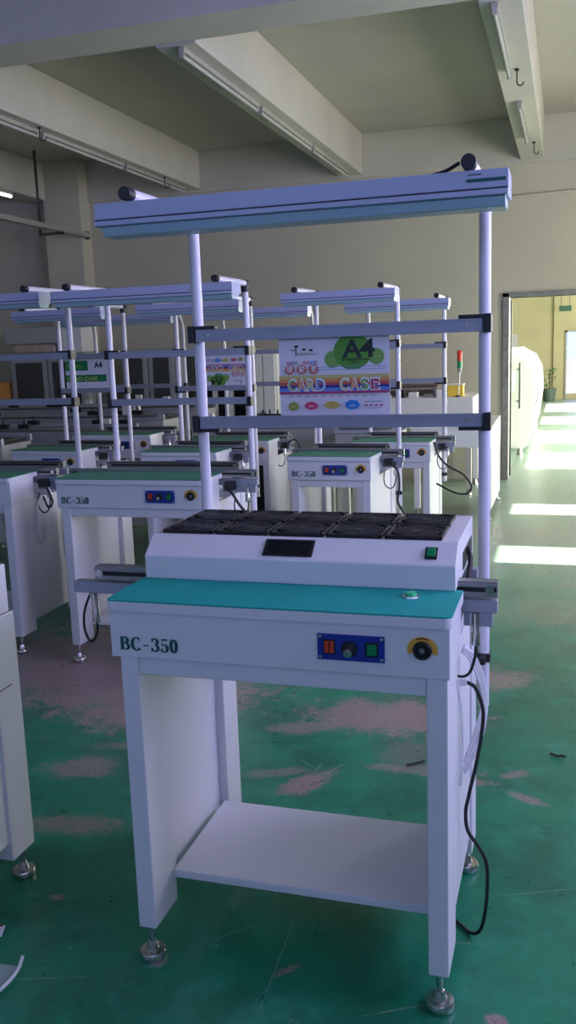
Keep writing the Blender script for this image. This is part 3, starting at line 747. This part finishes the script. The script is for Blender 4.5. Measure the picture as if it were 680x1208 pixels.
def belt_line(x0, x1, y, z, label, seed):
    """long low belt conveyor on legs with small sensors along its rails"""
    rnd = random.Random(seed)
    t = thing('belt_conveyor', label, 'conveyor', ((x0+x1)/2, y, 0), 0, 'long belt conveyors at the back left')
    L_ = (x1-x0)/2
    for yy in (-.2, .17): MB().box(-L_, L_, yy, yy+.03, z-.05, z).build('side_rail', M_alu, t, bevel=.002)
    MB().box(-L_+.03, L_-.03, -.165, .165, z-.030, z-.022).build('belt', mat('grey_belt', (.07, .085, .08), .6), t)
    MB().box(-L_+.01, L_-.01, -.19, .19, z-.20, z-.052).build('skirt', mat('grey_skirt', (.40, .41, .40), .5), t, bevel=.003)
    for sx in (-L_+.08, L_-.08):
        for sy in (-.16, .16): MB().box(sx-.025, sx+.025, sy-.025, sy+.025, .03, z-.20).build('leg', M_cream, t); MB().lathe([(0, 0), (.025, 0), (.02, .02), (.01, .03), (0, .03)], (sx, sy, 0), 'z', 12).build('foot', M_chrome, t)
    for k in range(9):
        xx = rnd.uniform(-L_+.1, L_-.1); yy = rnd.choice((-.19, .18))
        if rnd.random() < .5: MB().box(xx-.03, xx+.03, yy-.02, yy+.02, z, z+rnd.uniform(.03, .08)).build('sensor_block', M_cream, t, bevel=.003)
        else:
            m = MB().box(xx-.05, xx+.05, yy-.02, yy+.02, z, z+.035); m.tube([(xx, yy, z+.03), (xx, yy, z+.07)], .008, 8); m.build('stopper', M_black, t, bevel=.002)
    MB().tube([(-L_+.05, -.215, z-.012), (L_-.05, -.215, z-.012)], .010, 8).build('air_pipe', M_steel, t)
    return t
belt_line(-4.6, -2.45, 4.95, .80, 'long belt conveyor at the back left, nearest of the three rows', 3)
belt_line(-5.0, -2.3, 5.52, .86, 'long belt conveyor at the back left, middle of the three rows', 5)
belt_line(-4.7, -2.2, 6.10, .90, 'long belt conveyor at the back left, farthest row by the grey cabinets', 9)
belt_line(-3.9, -2.95, 4.15, .80, 'short belt conveyor at the left edge beside the bent-post station', 12)
belt_line(-1.95, -.75, 5.35, .80, 'belt conveyor in front of the tall white cabinet', 15)
belt_line(-.68, -.20, 4.90, .80, 'short belt conveyor behind the station with the looping cord', 21)

t = thing('white_cabinet_conveyor', 'plain white conveyor by the doorway, its right flank bright from the windows', 'conveyor', (.12, 5.32, 0), 0)
MB().box(-.34, .27, 0, .40, .575, .72).build('apron', M_white, t, bevel=.004)
MB().box(-.35, .28, -.01, .42, .72, .735).build('tabletop', M_white, t, bevel=.004)
MB().box(.245, .27, .05, 1.05, .09, .575).build('side_panel', M_white, t)
MB().box(.20, .27, .40, 1.05, .575, .735).build('flank_box', M_white, t, bevel=.004)
for (sx, sy) in ((-.32, .02), (.225, .02), (-.32, .98), (.225, .98)):
    MB().box(sx, sx+.045, sy, sy+.06, .09, .575).build('leg', M_white, t, bevel=.003)
    make_foot(t, sx+.022, sy+.03, .09)
# inspection machine with yellow box and signal tower near the door
t = thing('signal_tower', 'red and green signal tower lamp on a thin rod left of the doorway', 'signal light', (.0, 6.60, .886), 0)
MB().tube([(0.0, 0, 0), (.014, 0, .22)], .005, 8).build('rod', M_steel, t)
MB().lathe([(0, .22), (.018, .22), (.018, .255), (0, .255)], (.014, 0, 0), 'z', 14).build('tower_base', M_cab, t)
MB().lathe([(0, .255), (.022, .255), (.022, .315), (0, .315)], (.014, 0, 0), 'z', 14).build('green_lens', M_greenlens, t)
MB().lathe([(0, .317), (.022, .317), (.022, .40), (.016, .41), (0, .41)], (.014, 0, 0), 'z', 14).build('red_lens', M_redlens, t)
MB().lathe([(0, 0), (.025, 0), (.025, .012), (0, .012)], (0, 0, 0), 'z', 14).build('tower_foot', M_black, t)
t = thing('yellow_box', 'small yellow box on the white machine below the signal tower', 'box', (-.03, 6.75, .886), 0)
MB().box(-.075, .065, -.06, .06, 0, .10).build('yellow_box_body', M_yellow, t, bevel=.004)
MB().box(-.08, .07, -.065, .065, .10, .112).build('yellow_box_lid', M_cream, t, bevel=.003)
t = thing('machine_cabinet', 'low white machine cabinet against the wall left of the doorway', 'machine', (-.36, 6.98, 0), 0)
MB().box(-.38, .50, -.44, .30, .66, .885).build('cabinet_body', M_white, t, bevel=.006)
MB().box(-.36, .14, -.10, .25, .886, .985).build('dark_cover', mat('brown_cover', (.09, .07, .06), .5), t, bevel=.01)
for (sx, sy) in ((-.36, -.42), (.43, -.42), (-.36, .22), (.43, .22)): MB().box(sx, sx+.05, sy, sy+.06, .06, .66).build('leg', M_white, t, bevel=.003)
for k, sx in enumerate((-.33, -.20, -.08, .05, .17)):
    MB().box(sx, sx+.075, -.42+.03*(k % 2), -.30, .885, .915+.02*((k*2) % 3)).build('module_block', (M_white, M_black, M_white, M_steel, M_white)[k], t, bevel=.003)
MB().tube([(-.36, -.40, .96), (.14, -.26, .96)], .010, 8).build('guide_rod', M_steel, t)
MB().box(-.37, -.345, -.41, -.385, .885, .975).build('rod_post', M_steel, t); MB().box(.125, .15, -.275, -.25, .885, .975).build('rod_post', M_steel, t)
for sx in (-.335, .455):
    for sy in (-.39, .25): MB().lathe([(0, 0), (.03, 0), (.02, .03), (.015, .06), (0, .06)], (sx, sy, 0), 'z', 12).build('foot', M_chrome, t)

# big reflow oven beyond the door
t = thing('reflow_oven', 'long white rounded oven machine in the bright room beyond the doorway', 'oven', (-.35, 9.4, 0), 0)
prof = [(-.75, .10), (.80, .10), (.86, .14), (.92, .60), (.90, .95), (.80, 1.14), (.62, 1.24), (-.55, 1.24), (-.75, 1.1)]
M_oven = mat('oven_white', (.84, .84, .82), .35)
MB().prism(prof, 0, 4.2, 'y').build('oven_body', M_oven, t, bevel=.03)
MB().box(.888, .925, 1.10, 1.16, .16, .86).build('grey_strip', M_alu, t, bevel=.004)
MB().prism([(.70, 1.20), (.62, 1.26), (-.5, 1.26), (-.5, 1.20)], .3, 3.9, 'y').build('oven_lid', M_cream, t, bevel=.01)
for sx in (-.65, .75):
    for sy in (.2, 2.1, 4.0): MB().lathe([(0, 0), (.04, 0), (.03, .03), (.02, .10), (0, .10)], (sx, sy, 0), 'z', 12).build('foot', M_chrome, t)
MB().tube(curve_pts([(.93, .1, .62), (.94, .5, .66), (.93, 1.1, .70)]), .008, 8).build('side_cable', M_rub, t)
# exit sign above, plant by the wall in the far room
t = thing('exit_sign', 'small dark green sign hanging high in the far room', 'sign', (.86, 19.5, 2.0), 0)
MB().box(-.13, .13, -.02, .02, -.06, .06).build('sign_box', mat('sign_green', (.01, .06, .03), .4), t, bevel=.004)
for sx in (-.09, .09): MB().tube([(sx, 0, .06), (sx, 0, NZ-2.0-.002)], .006, 6).build('hanging_rod', M_iron, t)
t = thing('potted_plant', 'dark green potted plant by the far wall beyond the oven', 'plant', (.55, 19.3, 0), 0)
MB().lathe([(0, 0), (.12, 0), (.16, .28), (.13, .28), (0, .26)], (0, 0, 0), 'z', 16).build('pot', mat('dark_pot', (.05, .08, .06), .6), t)
m = MB(); rnd = random.Random(2)
for k in range(60):
    a = rnd.uniform(0, 2*PI); hgt = rnd.uniform(.28, .72); rr = rnd.uniform(.03, .15); ln = rnd.uniform(.06, .12)
    c = Vector((rr*math.cos(a), rr*math.sin(a), hgt)); d = Vector((math.cos(a), math.sin(a), rnd.uniform(-.3, .8))).normalized()*ln; s_ = Vector((-math.sin(a), math.cos(a), 0))*.03
    m.add([c, c+d*.5+s_, c+d, c+d*.5-s_], [(0, 1, 2, 3)])
m.build('foliage', M_plantg, t)
MB().tube([(0, 0, .25), (.01, 0, .65)], .012, 8).build('stem', M_iron, t)

# litter on the floor, bottom left
t = thing('plastic_bag', 'crumpled clear plastic scrap with a white cord on the green floor at bottom left', 'plastic scrap', (-.22, -.14, 0), 0)
m = MB(); n = 9; vs = []; rnd = random.Random(4)
for i in range(n):
    for j in range(n):
        vs.append((-.20+.195*i/(n-1)-.015*(j/(n-1)), -.09+.13*j/(n-1)+.015*i/(n-1), .004+rnd.uniform(0, .010)*(1 if 0 < i < n-1 and 0 < j < n-1 else .3)))
m.add(vs, [(i*n+j, i*n+j+1, (i+1)*n+j+1, (i+1)*n+j) for i in range(n-1) for j in range(n-1)], 0, True)
def film():
    mm = bpy.data.materials.new('plastic_film'); nt, b = nodes(mm)
    b.inputs['Base Color'].default_value = (.8, .85, .95, 1); b.inputs['Roughness'].default_value = .2; b.inputs['Alpha'].default_value = .35
    return mm
m.build('plastic_sheet', film(), t)
MB().tube(curve_pts([(-.05, -.14, .006), (-.018, -.06, .010), (-.006, -.01, .012), (-.007, .035, .014), (-.018, .07, .018)]), .0042, 8).build('white_cord', M_hose, t)
t = thing('paper_scrap', 'tiny red and white scrap on the floor at the left edge', 'scrap', (-.372, -.01, 0), .4)
m = MB().add([(0, 0, .001), (.03, 0, .002), (.035, .03, .012), (.004, .03, .003)], [(0, 1, 2, 3)], 0); m.add([(0, .03, .002), (.03, .03, .011), (.022, .045, .004), (.0, .045, .003)], [(0, 1, 2, 3)], 1)
m.build('scrap_sheet', [M_paper, M_redlens], t)
# a dark stick on the floor beyond the shelf
tag(MB().tube([(.452, 1.108, .006), (.475, 1.125, .006), (.505, 1.15, .006)], .004, 6).build('cut_wire', M_rub), 'short piece of black wire on the floor behind the big station shelf', 'wire')
tag(MB().tube(curve_pts([(.905, 1.30, .006), (.93, 1.285, .006), (.94, 1.29, .006), (.955, 1.285, .006)]), .0035, 6).build('cut_wire', M_rub), 'bent piece of black wire on the open floor at the right', 'wire')

# ------------------------------------------------------------------ light
W_ = bpy.data.worlds.new('World'); S.world = W_; W_.use_nodes = True
bg = W_.node_tree.nodes['Background']; bg.inputs['Color'].default_value = (.45, .55, 1.0, 1); bg.inputs['Strength'].default_value = 2.0

def area(name, loc, rot, sx, sy, power, col):
    l = bpy.data.lights.new(name, 'AREA'); l.shape = 'RECTANGLE'; l.size = sx; l.size_y = sy; l.energy = power; l.color = col
    o = bpy.data.objects.new(name, l); COL.objects.link(o); o.location = loc; o.rotation_euler = rot; return o
BF = (.24, .40, 1.0); BL = (.56, .53, 1.0); NE = (1., .97, .84)
P_F, P_R, P_B, P_N = 12, 58, 44, 200
for (a, b, z0, z1) in wins_f:
    area('window_light', ((a+b)/2, YF+.03, (z0+z1)/2), (PI/2, 0, 0), b-a-.1, z1-z0-.1, P_F*(b-a)/2, BF)
for i, (a, b, z0, z1) in enumerate(wins_r):
    near = a < 3
    area('window_light', (XR-.03, (a+b)/2, (z0+z1)/2), (PI/2, 0, PI/2), b-a-.1, z1-z0-.1, (P_R*(.22 if a < -1 else 1) if near else P_B), BL if near else NE)
for (a, b, z0, z1) in wins_n:
    area('window_light', (NX1-.03, (a+b)/2, (z0+z1)/2), (PI/2, 0, PI/2), b-a-.1, z1-z0-.1, P_N, NE)
sun = bpy.data.lights.new('sun', 'SUN'); sun.energy = 45.0; sun.angle = math.radians(.6); sun.color = (1, .93, .80)
so = bpy.data.objects.new('sun', sun); COL.objects.link(so)
sd = Vector((-1, 0.0, -.897))
so.rotation_euler = sd.to_track_quat('-Z', 'Y').to_euler(); so.location = (8, 4, 8)

# ------------------------------------------------------------------ camera
f, cx, cy, cz, yaw, pitch, roll = 1069.6335, .9362, -1.667, 1.3758, .3015, -.1796, -.0353
fw = Vector((math.sin(-yaw)*math.cos(pitch), math.cos(yaw)*math.cos(pitch), math.sin(pitch)))
r = fw.cross(Vector((0, 0, 1))).normalized(); u = r.cross(fw)
c, s = math.cos(roll), math.sin(roll); r, u = c*r+s*u, -s*r+c*u
cam = bpy.data.cameras.new('camera'); co = bpy.data.objects.new('camera', cam); COL.objects.link(co)
co.matrix_world = Matrix(((r.x, u.x, -fw.x, cx), (r.y, u.y, -fw.y, cy), (r.z, u.z, -fw.z, cz), (0, 0, 0, 1)))
cam.sensor_fit = 'VERTICAL'; cam.sensor_height = 36; cam.lens = 36*f/1208; cam.clip_start = .05; cam.clip_end = 200
S.camera = co
vs = S.view_settings
vs.view_transform = 'Standard'; vs.look = 'None'; vs.gamma = 1; vs.use_curve_mapping = False; vs.exposure = 0.0
